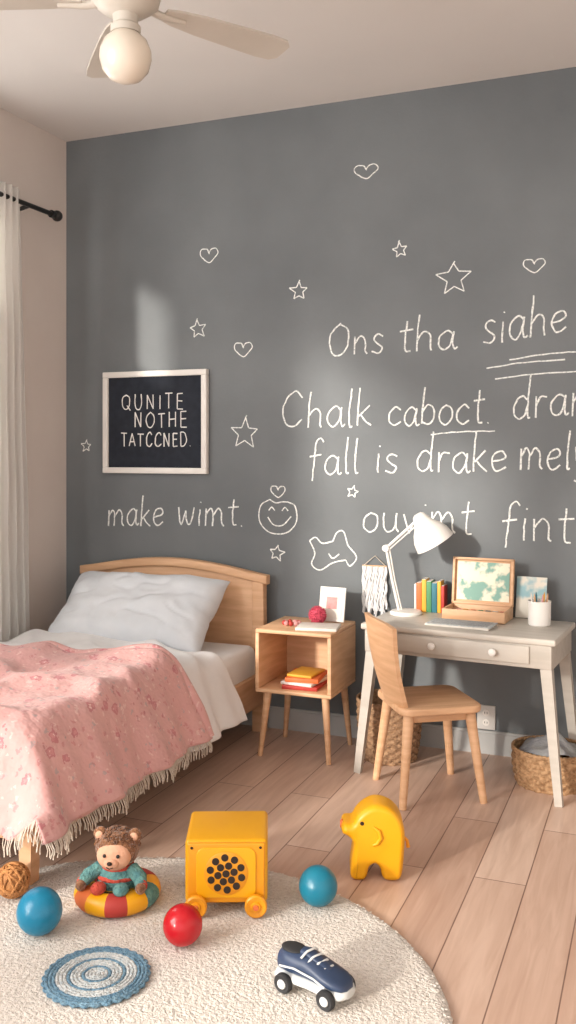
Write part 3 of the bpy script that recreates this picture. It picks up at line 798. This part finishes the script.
V, F = [], []
for q in range(130):
    a = random.random()*2*math.pi; ph = random.uniform(.15, 1.45)
    nx, ny, nz = math.sin(ph)*math.cos(a), math.sin(ph)*math.sin(a), math.cos(ph)
    if ny < -.55 and nz < .6: continue
    p = Vector((nx*.058, ny*.052, .142+nz*.050)); N_ = Vector((nx, ny, nz)); T_ = N_.orthogonal().normalized(); B_ = N_.cross(T_)
    sweepgeo([p + (T_*math.cos(k*.9)+B_*math.sin(k*.9))*.004 + N_*.0006*k for k in range(8)], .0020, 5, V=V, F=F)
pyobj('curls', V, F, M['bear'], TB)

# yellow speaker toy on wheels
YB = emp('yellow_toy_radio_cart', (1.638,-1.55,ZR), R(23))
bw, bd_, bh = .222, .21, .172; zb = .026
box('body', (bw,bd_,bh), (0,0,zb+bh/2), M['yellow'], .012, parent=YB, seg=4)
box('front_bezel', (bw-.014,.012,bh-.012), (0,-bd_/2-.002,zb+bh/2), M['yellow2'], .005, parent=YB, seg=3)
extrude_shape('front_plate', rr(.16,.134,.022), .008, M['yellow'], .0025, YB, (0,-bd_/2-.008,zb+bh/2+.002))
lathe('speaker_disc', [(0,0),(.056,0),(.058,.002),(.055,.004),(0,.004)], (0,-bd_/2-.0115,zb+bh/2+.002), M['yellow2'], 48, (R(90),0,0), YB)
k = 0
for ring, cnt in ((0,1),(.022,6),(.043,10)):
    for i in range(cnt):
        a = 2*math.pi*i/cnt + ring*9; k += 1
        lathe('hole_%d' % k, [(0,0),(.0098,0),(.0098,.0016),(0,.0016)], (ring*math.cos(a),-bd_/2-.0152,zb+bh/2+.002+ring*math.sin(a)), M['dark'], 16, (R(90),0,0), YB)
k = 0
for sx in (-1, 1):
    for sz in (-1, 1):
        k += 1; lathe('screw_%d' % k, [(0,0),(.004,0),(.003,.002),(0,.002)], (sx*.092,-bd_/2-.008,zb+bh/2+sz*.068), M['dark'], 12, (R(90),0,0), YB)
k = 0
for sx in (-1, 1):
    for sy in (-1, 1):
        k += 1
        y = -bd_/2-.022 if sy < 0 else bd_/2+.012
        lathe('wheel_%d' % k, [(0,-.01),(.012,-.01),(.014,-.006),(.026,-.009),(.03,-.005),(.03,.005),(.026,.009),(.014,.006),(.012,.01),(0,.01)], (sx*.080,y,.03), M['yellow2'], 32, (R(90),0,0), YB)
        lathe('hub_%d' % k, [(0,0),(.008,0),(.007,.003),(0,.003)], (sx*.080,y-.01 if sy < 0 else y+.010,.03), M['orange'], 20, (R(90) if sy < 0 else R(-90),0,0), YB)
for sx in (-1, 1): sweep('axle_%d' % (1 if sx < 0 else 2), [(sx*.080,-.12,.03),(sx*.080,.115,.03)], .005, M['dark'], 8, YB)

# yellow elephant
EL = emp('yellow_toy_elephant', (1.968,-1.240,0), R(20))
ep = [(1,48),(0,53),(3,58),(11,59),(15,66),(23,74),(35,79),(50,75),(60,64),(64,48),(63,25),(61,6),(56,0),(45,0),(41,4),(39,12),(34,17),(28,13),(26,5),(22,0),(13,0),(9,5),(10,20),(12,36),(8,44)]
ep = [((a-33)*.0029, b*.0028) for a, b in ep]
cl = catmull([(a,0,b) for a, b in ep]+[(ep[0][0],0,ep[0][1])], 3)[:-1]
base = [(p.x, p.z) for p in cl]
area2 = sum(base[i-1][0]*base[i][1]-base[i][0]*base[i-1][1] for i in range(len(base)))
sg = 1 if area2 > 0 else -1
def ring(d):
    n = len(base); out = []
    for i in range(n):
        a, b = base[i-2], base[(i+2) % n]; t = Vector((b[0]-a[0], b[1]-a[1])); t.normalize()
        out.append((base[i][0]-t.y*sg*d, base[i][1]+t.x*sg*d))
    return out
V, F = [], []; levels = []
hw_ = .056
for k in range(7):
    a = math.pi/2*k/6; levels.append((.017*(1-math.sin(a)), -(hw_-.024+.024*math.cos(a))))
levels = levels + [(d_, -y_) for d_, y_ in levels[::-1]]
n = len(base)
for d_, y_ in levels:
    for p in ring(d_): V.append((p[0], y_, max(0, p[1])))
for l in range(len(levels)-1):
    for i in range(n):
        j = (i+1) % n; F.append((l*n+i, l*n+j, (l+1)*n+j, (l+1)*n+i))
F.append(tuple(range(n))); F.append(tuple((len(levels)-1)*n+i for i in range(n)))
pyobj('body', V, F, M['yellow'], EL, sharp=50)
for s in (-1, 1):
    i = 1 if s < 0 else 2
    lathe('eye_%d' % i, [(0,0),(.0065,0),(.005,.002),(0,.0025)], (-.036,s*.0555,.170), M['dark'], 16, (R(90) if s < 0 else R(-90),0,0), EL)
    sweep('ear_%d' % i, [(-.004,s*.056,.160),(.012,s*.059,.150),(.018,s*.059,.130),(.008,s*.058,.113),(-.004,s*.056,.107)], [.004,.006,.006,.006,.004], M['yellow'], 10, EL)
lathe('trunk_tip', [(0,0),(.013,0),(.014,.006),(.01,.011),(0,.011)], (-.088,0,.147), M['orange'], 20, (0,R(-90),0), EL)
sweep('tail', [(.088,0,.11),(.1,0,.1),(.103,0,.08)], [.006,.005,.006], M['yellow2'], 10, EL)

# shoe car
SC = emp('toy_shoe_car', (2.026,-1.900,ZR), R(-14)); SC.scale = (1.06,1.06,1.0)
def loft(name, secs, m, parent, n=24, p=2.6):
    V, F = [], []
    for (x, hw, zb_, zt_) in secs:
        zc, hz = (zb_+zt_)/2, (zt_-zb_)/2
        for k in range(n):
            a = 2*math.pi*k/n; c, s = math.cos(a), math.sin(a)
            V.append((x, hw*math.copysign(abs(c)**(2/p), c), zc+hz*math.copysign(abs(s)**(2/p), s)))
    for i in range(len(secs)-1):
        for k in range(n):
            l = (k+1) % n; F.append((i*n+k, i*n+l, (i+1)*n+l, (i+1)*n+k))
    F.append(tuple(range(n))); F.append(tuple((len(secs)-1)*n+k for k in range(n)))
    return pyobj(name, V, F, m, parent, sharp=60)
loft('sole', [(-.09,.02,.02,.036),(-.084,.032,.018,.04),(-.05,.037,.018,.04),(0,.034,.018,.04),(.05,.039,.018,.04),(.08,.033,.018,.042),(.092,.018,.022,.04)], M['rubberw'], SC)
loft('upper', [(-.088,.016,.036,.07),(-.08,.028,.036,.084),(-.055,.034,.036,.088),(-.03,.034,.036,.086),(-.01,.033,.036,.088),(.01,.034,.036,.082),(.04,.036,.036,.070),(.065,.034,.036,.062),(.082,.026,.036,.054),(.09,.012,.038,.046)], M['navy'], SC)
loft('tongue', [(-.03,.012,.08,.094),(-.015,.015,.08,.096),(.01,.014,.074,.086),(.035,.012,.06,.074),(.045,.008,.056,.068)], M['navy'], SC)
sph('shoe_opening', (.03,.022,.006), (-.055,0,.086), M['tire'], SC)
for i in range(4):
    x = -.012+i*.015; z = .0965-.0085*i
    sweep('lace_%d' % (i+1), [(x-.006,-.026,z-.012),(x,-.012,z-.001),(x+.006,.012,z-.001),(x+.002,.026,z-.012)], .0026, M['rubberw'], 8, SC)
sweep('side_stripe_1', [(-.07,-.034,.055),(-.03,-.0365,.062),(.02,-.0365,.056),(.05,-.0375,.046)], .0022, M['rubberw'], 8, SC)
sweep('side_stripe_2', [(-.07,.034,.055),(-.03,.0365,.062),(.02,.0365,.056),(.05,.0375,.046)], .0022, M['rubberw'], 8, SC)
k = 0
for x in (-.055, .055):
    for s in (-1, 1):
        k += 1
        lathe('wheel_%d' % k, [(0,-.008),(.01,-.008),(.012,-.006),(.019,-.008),(.022,-.004),(.022,.004),(.019,.008),(.012,.006),(.01,.008),(0,.008)], (x,s*.04,.022), M['tire'], 28, (R(90),0,0), SC)
        lathe('hubcap_%d' % k, [(0,-.0095),(.009,-.0095),(.011,-.007),(.011,.007),(.009,.0095),(0,.0095)], (x,s*.04,.022), M['rubberw'], 20, (R(90),0,0), SC)

# crochet mat
CM = emp('crochet_mat', (1.527,-2.035,ZR))
k = 0
for r in [.006+.0085*i for i in range(14)]:
    k += 1
    mm = M['lblue'] if k in (4, 8, 12, 13, 14) else M['lwhite']
    nn = max(24, int(r*900))
    P = [((r+.0008*math.sin(a*nn/3))*math.cos(a), (r+.0008*math.sin(a*nn/3))*math.sin(a), .0058+.0008*math.sin(a*int(nn/2))) for a in [q*2*math.pi/nn for q in range(nn+1)]]
    sweep('round_%d' % k, P, .0048, mm, 8, CM)
P = [((.121+.003*math.sin(a*30))*math.cos(a), (.121+.003*math.sin(a*30))*math.sin(a), .0045) for a in [q*2*math.pi/240 for q in range(241)]]
sweep('scalloped_edge', P, .004, M['lblue'], 8, CM)

# ------------------------------------------------------------------ light
Wd = bpy.data.worlds.new('sky'); S.world = Wd; Wd.use_nodes = True
bg = Wd.node_tree.nodes['Background']; bg.inputs[0].default_value = (1, .99, .98, 1); bg.inputs[1].default_value = 1.6
sd = bpy.data.lights.new('sun', 'SUN'); sd.energy = 4.0; sd.angle = R(4.2); sd.color = (1, .92, .82)
so = bpy.data.objects.new('sun', sd); S.collection.objects.link(so)
so.rotation_euler = Vector((1, 2.2, -.66)).to_track_quat('-Z', 'Y').to_euler()
def area(name, loc, dirv, sx, sy, e, col=(1,.975,.94)):
    l = bpy.data.lights.new(name, 'AREA'); l.shape = 'RECTANGLE'; l.size = sx; l.size_y = sy; l.energy = e; l.color = col
    o = bpy.data.objects.new(name, l); S.collection.objects.link(o); o.location = loc
    o.rotation_euler = Vector(dirv).to_track_quat('-Z', 'Z').to_euler(); return o
area('window_daylight_1', (-.2,-1.1,1.6), (1,0,0), 1.0, 1.5, 34)
area('window_daylight_2', (-.25,-3.95,1.75), (1,.6,-.2), 2.0, 1.8, 115)

# ------------------------------------------------------------------ camera
cd = bpy.data.cameras.new('camera'); cam = bpy.data.objects.new('camera', cd); S.collection.objects.link(cam)
cd.sensor_width = 36; cd.lens = 32.8; cd.shift_y = -62/1024; cd.clip_start = .02
cam.location = (2.77, -3.91, 1.26); cam.rotation_euler = (R(90), 0, R(21.95))
S.camera = cam
try:
    S.view_settings.view_transform = 'Standard'; S.view_settings.look = 'None'
except Exception as e: print(e)
